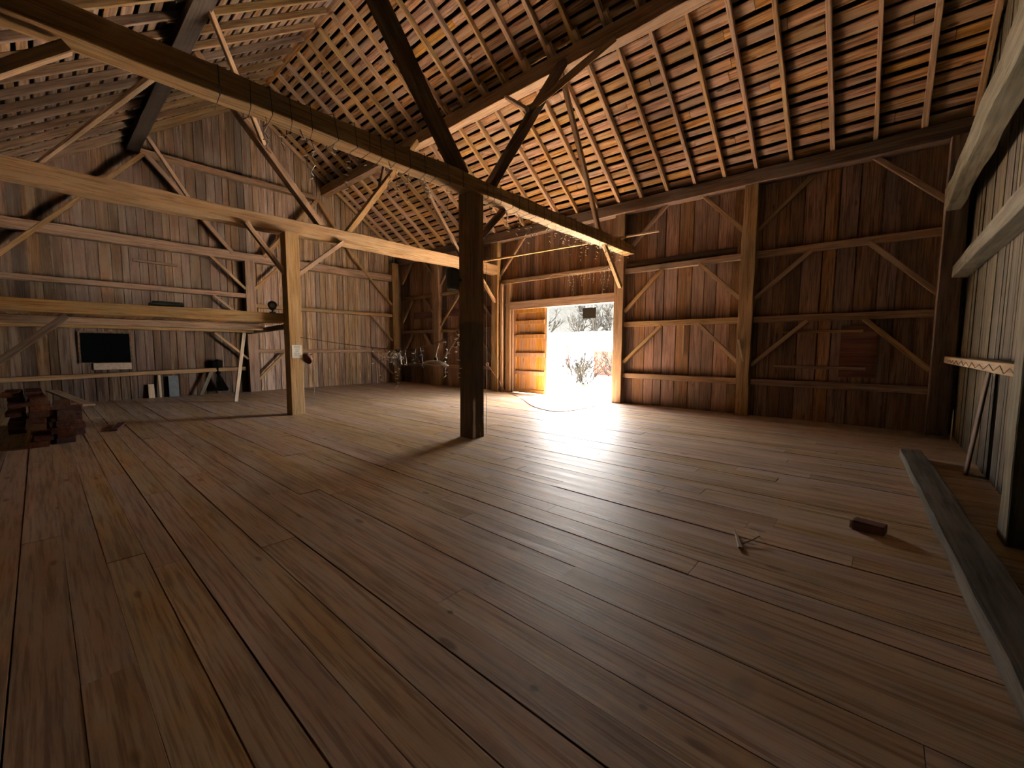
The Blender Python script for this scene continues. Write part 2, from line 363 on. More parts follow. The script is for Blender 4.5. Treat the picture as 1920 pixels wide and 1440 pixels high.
# ------------------------------------------------------------------ roof deck: rough slab boards with gaps, shingles above
RH = .125      # rafter depth
def deck(side, seed):
    r = random.Random(seed); mb = MB(); c = math.hypot(1, S)
    nrm = V((0, side*S, 1)).normalized(); dn = V((0, side, -S)).normalized()
    base = V((0, YR, ZR))+nrm*(RH+.002)
    smax = (6.0 if side > 0 else 6.35)*c; s = -.1
    while s < smax:
        w = r.uniform(.135, .195); x = XG-.06
        ph = r.random()*50
        while x < XN+.08:
            L = r.uniform(1.3, 3.9); x1 = min(x+L, XN+.1); bid = r.random(); n = max(2, int((x1-x)/.22)); vs = []; fs = []
            wa = r.uniform(.008, .026)
            for i in range(n+1):
                xx = x+.004+(x1-x-.008)*i/n
                e0 = wa*noise.noise(V((xx*1.9, ph, 0))); e1 = wa*noise.noise(V((xx*1.9, ph, 9)))
                tz = .004*noise.noise(V((xx, ph, 4)))
                for ss, hh in ((s+e0, .026), (s+e0+.004, .004), (s+e0+.02, tz), (s+w*.5, -.003+tz), (s+w+e1-.02, tz), (s+w+e1-.004, .004), (s+w+e1, .026)):
                    q = base+dn*ss+nrm*hh; vs.append((xx, q.y, q.z))
            for i in range(n):
                for j in range(6): fs.append((i*7+j, i*7+j+1, (i+1)*7+j+1, (i+1)*7+j))
            fs += [tuple(range(7)), tuple(n*7+j for j in range(7))]
            mb.add(vs, fs, bid); x = x1
        s += w+r.uniform(.045, .075)
    o = struct(mb.build('ceiling', M['deck'] if side > 0 else M['deck_shaded']))
    mb = MB(); a = base-dn*.3+nrm*.075; b = base+dn*(smax+.5)+nrm*.075; t = nrm*.03
    mb.hexa([(XG-.2, a.y, a.z), (XN+.2, a.y, a.z), (XN+.2, b.y, b.z), (XG-.2, b.y, b.z), *[(x_, (p+t).y, (p+t).z) for x_, p in ((XG-.2, a), (XN+.2, a), (XN+.2, b), (XG-.2, b))]])
    struct(mb.build('ceiling', M['shingle']))
deck(1, 51); deck(-1, 52)

# ------------------------------------------------------------------ rafters
feet = [.94, .33, -.3, -.95, -1.6, -2.22, -2.89, -3.52, -4.15, -4.83, -5.47]
x = -5.47
while x > XG+.75: x -= .655; feet.append(x)
feet.append(-15.72)
def rafter(x, y0, y1, label, group, w, side):
    nrm = V((0, side*S, 1)).normalized(); h = RH
    p0 = V((x, y0, zroof(y0)))+nrm*h/2; p1 = V((x, y1, zroof(y1)))+nrm*h/2
    return timber('rafter', p0, p1, w, h, M['rafter'] if side > 0 else M['rafter_shaded'], label, 'rafter', group, upv=nrm, amp=.006)
rr = random.Random(5); cnt = [0]*4
for i, x in enumerate(feet):
    w = rr.uniform(.06, .085); j = rr.uniform(-.02, .02)
    lap = .075*(1 if i % 2 else 1)
    sets = ((0, 10.62, 7.22, 1, x+j, 'lower rafter on the door side roof, %s counted from the right gable'),
            (1, 7.75-rr.uniform(0, .25), YR+.03, 1, x+j-.08, 'upper rafter on the door side roof, %s counted from the right gable'),
            (2, YO+.05, 2.3, -1, x+j, 'lower rafter on the dark left roof slope, %s counted from the camera'),
            (3, 1.8, YR-.03, -1, x+j-.08, 'upper rafter on the dark left roof slope, %s counted from the camera'))
    for k, ya, yb, sd, xx, lab in sets:
        pts = [(xx, ya+(yb-ya)*t/12, zroof(ya+(yb-ya)*t/12)) for t in range(13)]
        if xx < XG+.06 or not seen(pts, 60): continue
        rafter(xx, ya, yb, lab % ORD[cnt[k]], ('door side lower rafters', 'door side upper rafters', 'left slope lower rafters', 'left slope upper rafters')[k], w, sd)
        cnt[k] += 1

# ------------------------------------------------------------------ the timber frame
B, D = M['beam'], M['beam_dark']
YX = (0, 1, 0)
def post(x0, x1, y0, y1, z1, label, mat=B, amp=.006, name='timber_post', z0=0.0):
    return timber(name, ((x0+x1)/2, (y0+y1)/2, z0+.001), ((x0+x1)/2, (y0+y1)/2, z1), x1-x0, y1-y0, mat, label, 'post', upv=YX, amp=amp)
def hbeam(name, x0, x1, y0, y1, z0, z1, label, cat, mat=B, amp=.006, group=None, dz=0.0, bow=0.0):
    if x1-x0 > y1-y0:
        p0, p1, w = (x0, (y0+y1)/2, (z0+z1)/2), (x1, (y0+y1)/2, (z0+z1)/2+dz), y1-y0
    else:
        p0, p1, w = ((x0+x1)/2, y0, (z0+z1)/2), ((x0+x1)/2, y1, (z0+z1)/2+dz), x1-x0
    return timber(name, p0, p1, w, z1-z0, mat, label, cat, group, amp=amp, bow=bow)
def brace(p0, p1, label, t=.085, h=.1, mat=B, upv=(0, 0, 1), name='knee_brace', group=None, cat='brace'):
    return timber(name, p0, p1, t, h, mat, label, cat, group, upv=upv, amp=.003)

# posts
post(-5.27, -4.98, 4.64, 4.93, 3.96, 'thick dark central post with worn paint standing alone in front of the doorway', M['center'], .006)
post(-9.95, -9.67, 3.62, 3.9, 3.96, 'sunlit brown post with paper notice holding the end of the loft', B, .006)
post(-5.57, -5.29, 10.5, 10.7, 5.07, 'wall post forming the right jamb of the open doorway', B)
post(-2.45, -2.17, 10.46, 10.7, 5.07, 'crooked hewn wall post, next one right of the doorway', B, .022)
post(-10.2, -9.9, 10.45, 10.7, 5.07, 'wall post just left of the orange door, under the rear tie beam', B)
post(-9.84, -9.74, 10.5, 10.7, 3.68, 'thin upright beside the wall post left of the orange door', B, .003)
post(-13.5, -13.12, 10.48, 10.7, 5.07, 'wall post between far corner and doorway, behind the hanging white lampshade', B, .012)
post(-15.98, -15.7, 10.1, 10.4, 5.07, 'far corner post where gable and door side walls meet', B)
post(.68, .96, 10.35, 10.66, 5.07, 'dark corner post at the right end of the door side wall', D)
post(-15.98, -15.74, 4.62, 4.9, 4.35, 'pale middle post of the far gable wall, behind the leaning batten', B, .012)
post(.8, 1.02, 4.82, 5.1, 3.95, 'near wall post cut by the right edge of the photo', M['beam_grey'], .01)
# wall plates and purlins
hbeam('wall_plate', XG, XN, 10.42, 10.7, 5.07, 5.35, 'long dark wall plate carrying the rafters above the doorway wall', 'beam', D, .008)
hbeam('wall_plate', XG, XN, YO, YO+.25, 4.66, 4.88, 'wall plate along the dark left side wall', 'beam', D)
hbeam('purlin', XG, XN, 7.3, 7.56, 7.12, 7.44, 'long purlin under the middle of the door side roof slope', 'beam', B, .01)
hbeam('purlin', XG, XN, 1.93, 2.2, 6.93, 7.18, 'black looking purlin under the left roof slope', 'beam', M['purlin_shaded'], .01)
# tie beams
hbeam('tie_beam', -5.27, -5.0, YO+.2, 10.5, 3.965, 4.2, 'long tie beam crossing the whole upper photo, wrapped in string lights', 'beam', B, .02, bow=.01)
hbeam('tie_beam', -10.18, -9.9, YO+.2, 10.45, 3.99, 4.31, 'rear tie beam resting on the post with the paper notice', 'beam', B, .018)
hbeam('tie_beam', -16.0, -15.75, YO, 10.12, 4.3, 4.57, 'top girt across the far gable wall at tie beam height', 'beam', B, .012)
hbeam('tie_beam', .66, .86, YO, 10.36, 3.85, 4.22, 'rough grey tie beam along the near wall at upper right', 'beam', M['beam_grey'], .02)
# struts of the two bents
def bent(x, who, z0):
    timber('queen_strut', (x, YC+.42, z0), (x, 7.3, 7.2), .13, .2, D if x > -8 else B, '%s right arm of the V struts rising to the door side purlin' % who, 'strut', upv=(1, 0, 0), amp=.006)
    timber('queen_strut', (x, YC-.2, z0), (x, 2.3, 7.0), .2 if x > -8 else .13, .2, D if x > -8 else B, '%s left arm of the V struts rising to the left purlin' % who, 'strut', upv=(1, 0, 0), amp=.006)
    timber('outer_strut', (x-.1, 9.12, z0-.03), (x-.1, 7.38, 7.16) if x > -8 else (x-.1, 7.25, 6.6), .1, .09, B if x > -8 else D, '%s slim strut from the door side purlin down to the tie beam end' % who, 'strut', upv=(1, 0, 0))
bent(XA, 'front bent,', 4.2); bent(XB, 'rear bent,', 4.3)
brace((XB+.05, 3.4, 5.72), (-8.5, 2.16, 6.98), 'light brace from the rear strut to the left purlin, at upper left', .08, .08, B, (0, 1, 1))
brace((-15.62, 3.5, 5.4), (-14.7, 2.2, 6.98), 'brace from the far gable brace to the left purlin end', .09, .09, B, (0, 1, 1))
# purlin braces at the front strut
brace((XA, 6.3, 5.92), (-4.0, 7.32, 7.16), 'lengthwise brace from front strut up right to the purlin', .1, .11, B, (0, -1, 1))
brace((XA, 6.2, 5.86), (-6.7, 7.34, 7.16), 'lengthwise brace from front strut up left to the purlin', .07, .08, B, (0, -1, 1))
brace((XB, 6.15, 5.7), (-11.6, 7.3, 7.1), 'lengthwise brace from the rear strut to the purlin', .09, .1, B, (0, -1, 1))
# braces of the posts
yz = (1, 0, 0)
brace((-5.22, 4.97, 3.28), (-5.22, 5.66, 3.955), 'short brace right of the central post top under the tie beam', .1, .1, D, yz)
brace((XA+.02, 9.08, 4.0), (XA+.02, 9.98, 3.08), 'lit brace under the front tie beam beside the doorway post', .1, .09, B, yz, cat='brace')
brace((XB, 9.62, 4.02), (XB, 10.46, 3.08), 'lit brace under the rear tie beam, right of the central post', .1, .09, B, yz)
brace((-9.85, 3.66, 3.1), (-9.85, 2.95, 4.02), 'left knee brace of the post with the paper notice', .09, .1, B, yz)
brace((-9.85, 3.86, 3.05), (-9.85, 5.0, 4.02), 'right knee brace of the post with the paper notice', .09, .1, B, yz)
brace((XA, .3, 3.93), (XA, -.95, 2.75), 'brace running down left from the front tie beam', .09, .09, B, yz)
timber('pole', (-5.3, 1.03, 4.25), (-10.25, .14, 4.36), .06, .05, M['palewood'], 'pale pole resting across both tie beams at far upper left', 'pole', amp=.002)
# braces in the door side wall
YB = 10.6
def wb(pts, label): brace((pts[0], YB, pts[1]), (pts[2], YB, pts[3]), label, .09, .075, B, (0, -1, 0), group='wall braces of the door side')
W = [((-5.28, 4.05, -4.2, 5.1), 'top left wall brace in the panel right of the doorway'), ((-3.35, 5.1, -2.44, 4.12), 'top right wall brace in the panel right of the doorway'),
     ((-5.28, 2.5, -4.27, 3.52), 'middle left wall brace in the panel right of the doorway'), ((-3.37, 3.52, -2.42, 2.6), 'middle right wall brace in the panel right of the doorway'),
     ((-5.28, 1.12, -4.26, 2.1), 'bottom left wall brace in the panel right of the doorway'), ((-3.35, 2.1, -2.4, 1.15), 'bottom right wall brace in the panel right of the doorway'),
     ((-2.18, 4.1, -1.25, 5.0), 'top left wall brace in the last dark panel at right'), ((-.3, 5.1, .7, 4.1), 'top right wall brace in the last dark panel at right'),
     ((-2.18, 2.6, -1.18, 3.53), 'middle left wall brace in the last dark panel at right'), ((-.28, 3.53, .7, 2.5), 'middle right wall brace in the last dark panel at right'),
     ((-2.18, 1.14, -1.18, 2.1), 'bottom left wall brace in the last dark panel at right'), ((-.28, 2.1, .68, 1.14), 'bottom right wall brace in the last dark panel at right'),
     ((-15.72, 4.25, -14.95, 5.1), 'top left wall brace in the panel beside the far corner'), ((-15.72, 2.6, -14.98, 3.5), 'middle left wall brace in the panel beside the far corner'),
     ((-15.72, 1.2, -15.0, 2.08), 'bottom left wall brace in the panel beside the far corner'), ((-14.3, 5.1, -13.5, 4.35), 'top right wall brace in the panel beside the far corner'),
     ((-14.2, 3.5, -13.5, 2.82), 'middle right wall brace in the panel beside the far corner'), ((-14.2, 2.08, -13.5, 1.35), 'bottom right wall brace in the panel beside the far corner'),
     ((-13.12, 3.98, -12.1, 5.1), 'top left wall brace in the panel behind the central post'), ((-13.12, 2.4, -12.0, 3.52), 'middle left wall brace in the panel behind the central post'),
     ((-13.12, 1.0, -11.95, 2.08), 'bottom left wall brace in the panel behind the central post'), ((-11.2, 3.5, -10.2, 2.5), 'middle right wall brace in the panel behind the central post'),
     ((-11.2, 2.08, -10.2, 1.1), 'bottom right wall brace in the panel behind the central post'), ((-9.88, 4.0, -8.85, 5.08), 'wall brace above the orange door rising to the plate')]
for p, l in W: wb(p, l)
# rails of the door side wall
def rail(x0, x1, z1, label, h=.14, y0=10.585, mat=B, dz=0): hbeam('wall_rail', x0, x1, y0, YD, z1-h, z1, label, 'rail', mat, .005, 'rails of the door side wall', dz)
for z1, nm in ((3.65, 'upper'), (2.23, 'middle'), (.84, 'lower')):
    rail(-5.3, -2.44, z1, '%s wall rail in the panel right of the doorway' % nm)
    rail(-2.19, .72, z1, '%s wall rail in the last dark panel at right' % nm)
    rail(-15.74, -13.48, z1, '%s wall rail beside the far corner' % nm, .12)
    rail(-13.14, -10.18, z1, '%s wall rail behind the central post' % nm, .12)
rail(-5.28, -2.6, 3.82, 'dark board above the upper rail, right of the doorway', .13, 10.66, D)
rail(-15.0, -10.2, 2.98, 'wide reddish board nailed on the wall between upper and middle rail', .26, 10.655, M['redlumber'])
rail(-9.9, -5.56, 3.8, 'rail above the doorway with a cord along it', .13)
rail(-9.74, -9.62, 2.2, 'short middle rail between wall post and door jamb', .08, 10.63); rail(-9.74, -9.62, .85, 'short lower rail between wall post and door jamb', .08, 10.63)
rail(-9.74, -9.62, 3.02, 'short upper rail between wall post and door jamb', .1, 10.63)
# doorway
for nm, a in (('trim_1', (DX0, DX1, 10.55, YD+.07, DZ-.02, 3.04)), ('trim_2', (-9.62, DX0, 10.55, YD+.07, 0.002, 3.68)), ('trim_5', (DX0, DX0+.085, 10.6, YD+.07, 0.002, DZ-.02)), ('trim_3', (DX1-.0, DX1+.02, YD-.02, YD+.07, 0.002, DZ))):
    mb = MB(); mb.box(*a); struct(mb.build(nm, B if nm == 'trim_1' else M['beam_up'], bevel=.008))
# door leaf, inner side: stiles, ledges and the boards behind
dr = MB(); xl, xr = -9.33, -7.93; n = 6
for i in range(n):
    a = xl+(xr-xl)*i/n; dr.box(a+.002, a+(xr-xl)/n-.002, 10.68, 10.71, .02, 2.79, random.random())
leaf = struct(dr.build('door_1', M['doorwood'], bevel=.003))
fr = MB()
fr.box(xl, xl+.1, 10.645, 10.68, .02, 2.79, .3); fr.box(xr-.1, xr, 10.645, 10.68, .02, 2.79, .6)
fr.build('stile', M['doorwood'], leaf, bevel=.004)
for z in (.02, .62, 1.22, 1.82, 2.28, 2.66):
    q = MB(); q.box(xl+.1, xr-.1, 10.63, 10.68, z, z+(.13 if z > .1 else .12), random.random()); q.build('ledge', M['doorwood'], leaf, bevel=.004)

# ------------------------------------------------------------------ far gable framing
G = -15.82
def gr(y0, y1, z1, h, label, dz=0.0, mat=B): hbeam('wall_rail', XG, G+.06, y0, y1, z1-h, z1, label, 'rail', mat, .006, 'rails of the far gable', dz)
gr(4.88, 10.12, 2.93, .12, 'upper rail of the far gable, right half')
gr(4.88, 10.12, 1.42, .12, 'lower rail of the far gable, right half')
gr(YO, 4.62, 3.25, .14, 'upper rail of the far gable, left half above the loft')
gr(YO, 4.5, .72, .12, 'lower rail of the far gable, left half below the window', .13)
gr(2.2, 7.05, 7.0, .15, 'collar across the top of the far gable between the purlins')
def gb(y0, z0, y1, z1, label, w=.1): brace((G+.03, y0, z0), (G+.03, y1, z1), label, w, w, B, (1, 0, 0), group='braces of the far gable')
gb(2.31, 6.88, 4.3, 4.5, 'long gable brace from left collar end down to the middle post', .12)
gb(5.2, 4.52, 7.1, 6.9, 'long gable brace from middle post up to right collar end', .12)
gb(2.25, 6.85, -.6, 3.55, 'long gable brace from left collar end down to the lower left')
gb(7.1, 6.85, 8.4, 5.0, 'long gable brace from right collar end going down right'); gb(8.4, 5.0, 10.1, 3.3, 'gable brace reaching the far corner post at top')
gb(4.22, 4.56, 4.22+.001, 4.5, 'small block under the gable brace foot', .1) if False else None
gb(3.7, 4.32, 4.62, 3.4, 'gable brace left of the middle post under the girt', .08)
gb(3.72, 3.12, 4.62, 2.35, 'gable brace left of the middle post above the loft', .07)
gb(3.7, 1.95, 4.6, 1.1, 'gable brace left of the middle post under the loft', .07)
gb(5.75, 4.32, 4.88, 3.42, 'gable brace right of the middle post under the girt', .08)
gb(5.75, 1.3, 4.88, .4, 'gable brace right of the middle post, near the floor', .08)
gb(9.1, 2.84, 10.1, 1.8, 'gable brace at the far corner post, between the rails', .07)
gb(9.12, 1.32, 10.1, .36, 'gable brace at the far corner post, near the floor', .07)
hbeam('batten', XG, XG+.05, 1.9, 2.9, 3.9, 3.97, 'short faint batten on the far gable boards below the girt', 'batten', D, .002, None, -.02)
# shuttered window opening
w1 = MB(); w1.box(-15.99, -15.975, .72, 1.72, 1.06, 1.86); wo = struct(w1.build('window_1', M['void']))
for a in ((.69, .73, 1.04, 1.88), (1.71, 1.75, 1.04, 1.88), (.69, 1.75, 1.86, 1.9)):
    q = MB(); q.box(-16.0, -15.96, *a); q.build('window_frame', D, wo)
q = MB(); q.box(-15.99, -15.955, .95, 1.72, .86, 1.04); tag(q.build('sill_board', M['palewood'], bevel=.004), 'pale board fixed under the dark window opening', 'board')
# things leaning at the gable foot
def leanboard(y, w, h, mat, label, x=-15.93, name='board', tilt=.05):
    timber(name, (x+tilt, y, .002), (x, y, h), w, .025, mat, label, 'board', upv=(1, 0, 0), amp=.001)
leanboard(2.62, .24, .62, M['slate'], 'blue grey board leaning on the far gable under the low rail')
leanboard(2.3, .06, .66, M['palewood'], 'narrow pale batten standing left of the blue grey board')
leanboard(2.1, .14, .4, M['palewood'], 'short pale board near the window end of the gable wall')
timber('leaning_batten', (-13.22, 3.5, .002), (-13.75, 3.93, 1.9), .09, .045, M['palewood'], 'pale batten leaning up against the loft edge', 'batten', upv=(1, 0, 0), amp=.001)
# black hanging strip with a waist
mb = MB(); prof = [(1.1, .01, .05), (1.06, .13, .15), (.9, .13, .15), (.75, .07, .1), (.62, .04, .05), (.5, .07, .09), (.35, .11, .12), (.16, .16, .17), (.1, .1, .14)]
rows = []; vs = []; fs = []
for k, (z, a, b) in enumerate(prof):
    c = 3.72+(.1 if z < .55 else 0)*(0.6-z)*2; sx = -15.7 if z < .75 else -15.78
    for (yy, xx) in ((c-a, sx-.015), (c, sx+.03), (c+b, sx-.01), (c, sx-.04)): vs.append((xx, yy, z))
for k in range(len(prof)-1):
    for j in range(4): fs.append((k*4+j, k*4+(j+1) % 4, k*4+4+(j+1) % 4, k*4+4+j))
fs += [(0, 1, 2, 3), tuple(len(vs)-4+j for j in range(4))]
mb.add(vs, fs); tag(mb.build('hanging_cloth', M['signblack']), 'black narrow-waisted cloth hanging over the low rail of the far gable', 'cloth')
timber('board', (-15.72, 3.25, .003), (-15.76, 3.55, .72), .1, .02, M['beam_grey'], 'grey slat leaning beside the black hanging cloth', 'board', upv=(1, 0, 0), amp=.001)

# ------------------------------------------------------------------ loft
hbeam('loft_beam', -10.17, -9.9, YO, 3.64, 2.03, 2.24, 'front beam of the low loft at left, ending at the notice post', 'beam', B, .012)
hbeam('loft_joist', -12.15, -11.95, YO, 3.85, 1.93, 2.08, 'middle joist under the loft boards', 'beam', B, .006)
hbeam('loft_joist', -14.3, -14.12, YO, 4.3, 1.93, 2.08, 'rear joist under the loft boards', 'beam', B, .006)
timber('loft_joist', (-9.95, 3.8, 1.98), (-15.76, 4.62, 1.98), .1, .12, D, 'edge joist of the loft running back to the far gable', 'beam')
mb = MB(); y = YO; r = random.Random(9)
while y < 4.4:
    w = r.uniform(.2, .3); ye = min(y+w, 4.45)
    xa = -10.17 if ye < 3.75 else -10.0-(ye-3.75)/.82*5.7
    mb.box(-15.98, min(xa, -10.17), y+.003, ye-.003, 2.085, 2.115, r.random()); y = ye
tag(mb.build('loft_floor', M['deck']), 'plank floor of the low loft at left', 'loft')
brace((XB-.05, .34, 2.0), (XB-.05, -.8, .88), 'brace under the loft front beam at the left edge', .1, .1, D, yz)
post(-10.17, -9.9, YO, YO+.27, 4.0, 'side wall post under the rear tie beam end, outside the lit area', D)
# bundle and lamp on the loft edge
bd = empty('pipe_bundle', (-10.05, 1.65, 2.25), 'dark bundle of pipes lying on the front beam of the loft', 'pipe')
for k, (dy, dz, r_) in enumerate(((0, .02, .025), (.02, .03, .03), (-.03, .07, .022))):
    q = MB(); q.tube([(dy, -.28+.03*k, dz), (dy+.02, .22, dz)], r_, 8); q.build('pipe', M['black'], bd)
sl = empty('spot_lamp', (-9.98, 3.42, 2.25), 'small black spot lamp on the loft beam against the notice post', 'lamp')
q = MB(); q.lathe([(0, 0), (.06, 0), (.06, .015), (.015, .02), (.015, .06)], 16); q.build('base', M['black'], sl)
q = MB(); q.lathe([(0, -.1), (.05, -.1), (.075, -.05), (.085, .04), (.09, .09), (.07, .09), (.06, .03), (0, .02)], 20); o = q.build('housing', M['black'], sl, smooth=True); o.location = (0, 0, .13); o.rotation_euler = (R_ := math.radians(70), 0, math.radians(70))
q = MB(); q.lathe([(0, .05), (.05, .048), (.066, .035)], 16); o = q.build('lens', M['metal'], sl); o.location = (0, 0, .13); o.rotation_euler = (R_, 0, math.radians(70))

# ------------------------------------------------------------------ near wall
hbeam('wall_rail', .82, XN, 5.05, 10.4, 2.72, 2.92, 'grey rail on the near wall at middle height', 'rail', M['beam_grey'], .008)
hbeam('wall_rail', .83, XN, 5.08, 10.36, 1.28, 1.39, 'low rail on the near wall with a wavy wire along it', 'rail', M['palewood'], .004)
pts = []; yy = 5.2; k = 0
while yy < 9.9: pts.append((.818, yy, 1.325+(.03 if k % 2 else -.025)+random.uniform(-.008, .008))); yy += random.uniform(.12, .3); k += 1
q = MB(); q.tube(pts, .004, 4); tag(q.build('wavy_wire', M['wire']), 'wavy dark wire fixed along the low rail of the near wall', 'wire')
timber('board', (.86, 7.35, .002), (.97, 7.35, 1.3), .16, .025, D, 'dark board standing against the near wall below the low rail', 'board', upv=(1, 0, 0))
q = MB(); q.hexa([(.93, 9.75, .001), (.95, 9.75, .001), (.955, 9.82, .001), (.94, 9.82, .001), (.95, 9.9, .52), (.96, 9.9, .52), (.965, 9.92, .52), (.955, 9.92, .52)])
tag(q.build('daylight_strip', M['white']), 'white strip standing in for the daylight crack low in the right corner', 'strip')  # added white piece, painted stand-in for daylight through a crack
# dark boards on the last panel of the door side wall
q = MB(); q.box(-.62, -.05, 10.67, 10.69, .95, 1.98); tag(q.build('panel_board', M['redlumber']), 'reddish board panel hanging in the last dark wall panel', 'board')
hbeam('batten', -1.62, -.28, 10.66, 10.69, 1.84, 1.9, 'thin upper batten across the last dark wall panel', 'batten', B, .001)
hbeam('batten', -1.75, -.2, 10.66, 10.69, 1.1, 1.16, 'thin lower batten across the last dark wall panel', 'batten', B, .001)
hbeam('batten', -2.78, -2.74, 10.67, 10.695, 1.35, 2.05, 'narrow upright slat under the middle rail right of the doorway', 'batten', B, .001) if False else timber('batten', (-3.72, 10.675, 1.35), (-3.72, 10.675, 2.08), .05, .025, B, 'narrow upright slat under the middle rail right of the doorway', 'batten', upv=YX, amp=.001)
timber('wood_sliver', (-2.41, 10.43, 1.72), (-2.3, 10.42, 1.22), .07, .03, M['palewood'], 'split sliver hanging off the crooked hewn wall post', 'splinter', upv=YX, amp=.004, taper=(1, .3))

# ------------------------------------------------------------------ floor things
timber('floor_timber', (.4, 8.0, .056), (.66, 1.9, .056), .23, .11, M['beam_grey'], 'long grey squared timber lying on the floor along the near wall', 'timber', amp=.01)
wb_ = empty('wood_block', (.02, 4.48, 0), 'small dark block with pale end lying on the floor at right', 'block', None, math.radians(-10))
q = MB(); q.box(-.1, .1, -.06, .06, .002, .075); q.build('block', M['redlumber'], wb_, bevel=.006)
q = MB(); q.box(-.125, -.101, -.055, .055, .002, .07); q.build('pale_end', M['palewood'], wb_, bevel=.004)
timber('wood_splinter', (-.7, 3.4, .014), (-.82, 3.72, .02), .035, .022, M['leaf'], 'split piece of wood lying on the floor, bigger of the two', 'splinter', amp=.006, taper=(1, .25))
q = MB(); q.tube([(-.71, 3.5, .006), (-.66, 3.6, .02), (-.63, 3.68, .03), (-.66, 3.76, .012), (-.69, 3.83, .004)], .007, 5, .002); tag(q.build('curled_twig', M['leaf']), 'thin curled twig beside the split piece of wood on the floor', 'twig')
cp = [(-10.25, 10.35, .9), (-10.0, 10.38, .62), (-9.75, 10.4, .35), (-9.5, 10.42, .04), (-9.0, 10.2, .006), (-7.9, 9.4, .006), (-6.9, 8.55, .006), (-6.35, 8.2, .006), (-5.9, 8.05, .006), (-5.65, 8.1, .006), (-5.5, 8.6, .006), (-5.5, 9.5, .006), (-5.55, 10.3, .006)]
def smooth_path(p, k=5):
    p = [V(a) for a in p]; o = []
    for i in range(len(p)-1):
        a, b, c, d = p[max(i-1, 0)], p[i], p[i+1], p[min(i+2, len(p)-1)]
        for t in range(k):
            t /= k; o.append(.5*((2*b)+(c-a)*t+(2*a-5*b+4*c-d)*t*t+(3*b-a-3*c+d)*t**3))
    return o+[p[-1]]
q = MB(); q.tube(smooth_path(cp), .009, 6); tag(q.build('extension_cord', M['orange'], smooth=True), 'orange cord running from the wall over the floor before the doorway', 'cord')
q = MB(); q.tube(smooth_path([(-9.86, 10.53, 3.64), (-8.6, 10.56, 3.66), (-7.9, 10.55, 3.66), (-7.6, 10.5, 3.74), (-7.2, 10.55, 3.7), (-6.2, 10.56, 3.67), (-5.6, 10.54, 3.68)]), .008, 5); tag(q.build('cord', M['palewood']), 'thin cord along the rail above the doorway', 'cord')
timber('pole', (-9.95, 9.9, 4.35), (-4.1, 9.88, 4.28), .05, .045, M['palewood'], 'pale pole lying over both tie beams above the doorway', 'pole', amp=.001)
timber('pole', (-10.1, 9.8, 4.34), (-4.9, 9.78, 4.26), .07, .05, B, 'brown pole beside the pale pole above the doorway', 'pole', amp=.003)
q = MB(); q.tube(smooth_path([(-4.96, 4.98, 3.0), (-4.955, 4.96, 2.0), (-4.95, 4.965, 1.2), (-4.96, 4.96, .05)]), .004, 5); tag(q.build('cord', M['wirew']), 'thin pale wire running down the right edge of the central post', 'wire')

# lumber pile at left: stacked short timbers
r = random.Random(12); cnt_ = 0
stacks = [(-9.75, .15, .75, 7), (-10.6, .32, .7, 5), (-11.6, -.15, .8, 8)]
names = ['front stack', 'right stack', 'rear stack']
for si, (sx, sy, L, n) in enumerate(stacks):
    z = .0
    for k in range(n):
        h = .085
        for j in range(2):
            yy = sy-.2+j*.24+r.uniform(-.02, .02); x0 = sx-L/2+r.uniform(-.1, .1)
            timber('stacked_timber', (x0, yy, z+h/2+.001), (x0+L+r.uniform(-.1, .2), yy+r.uniform(-.04, .04), z+h/2+.001), .2, h, M['redlumber'],
                   'dark reddish lumber offcut, %s at left, %s layer up, %s one' % (names[si], ORD[k], ('near', 'far')[j]), 'lumber', 'dark lumber stacked at the left edge', amp=.002)
        z += h+.003
timber('board', (-10.1, .78, .018), (-10.95, .98, .018), .12, .03, M['redlumber'], 'single board lying on the floor right of the lumber stacks', 'board')
timber('board', (-9.9, .5, .52), (-11.2, .1, .7), .16, .03, M['palewood'], 'pale board lying on top of the lumber stacks', 'board')

# ------------------------------------------------------------------ notice, lamps, speaker, sign
q = MB(); q.box(-9.668, -9.665, 3.665, 3.875, 1.26, 1.55); pn = tag(q.build('paper_notice', M['paper']), 'white paper notice with lines of text pinned to the post', 'notice')
r = random.Random(2)
for k, (z, a, b) in enumerate(((1.508, 3.71, 3.82), (1.46, 3.73, 3.815), (1.415, 3.73, 3.81), (1.37, 3.71, 3.83), (1.33, 3.705, 3.84))):
    t = MB(); u = a
    while u < b:
        w = r.uniform(.006, .012); t.box(-9.6655, -9.6635, u, u+w, z-.009, z+.009*r.uniform(.3, 1)); u += w+.004
    t.build('text_line', M['ink'], pn)
# speaker hung on the far side of the central post
sp = empty('loudspeaker', (-5.2, 4.46, 2.42), 'black oblong loudspeaker hanging at the left side of the central post', 'loudspeaker')
q = MB(); q.box(-.08, .07, -.12, .1, 0, .36); q.build('cabinet', M['black'], sp, bevel=.06)
q = MB(); q.box(-.03, .0, .1, .175, .16, .2); q.build('bracket', M['black'], sp)
# sagging wire between the two posts
sag = smooth_path([(-9.66, 3.85, 1.72), (-8.6, 4.1, 1.6), (-7.4, 4.3, 1.5), (-6.5, 4.42, 1.47), (-5.8, 4.55, 1.58), (-5.25, 4.66, 1.82)], 6)
q = MB(); q.tube(sag, .005, 5); tag(q.build('sagging_wire', M['wire']), 'sagging brown wire slung between the notice post and central post', 'wire')
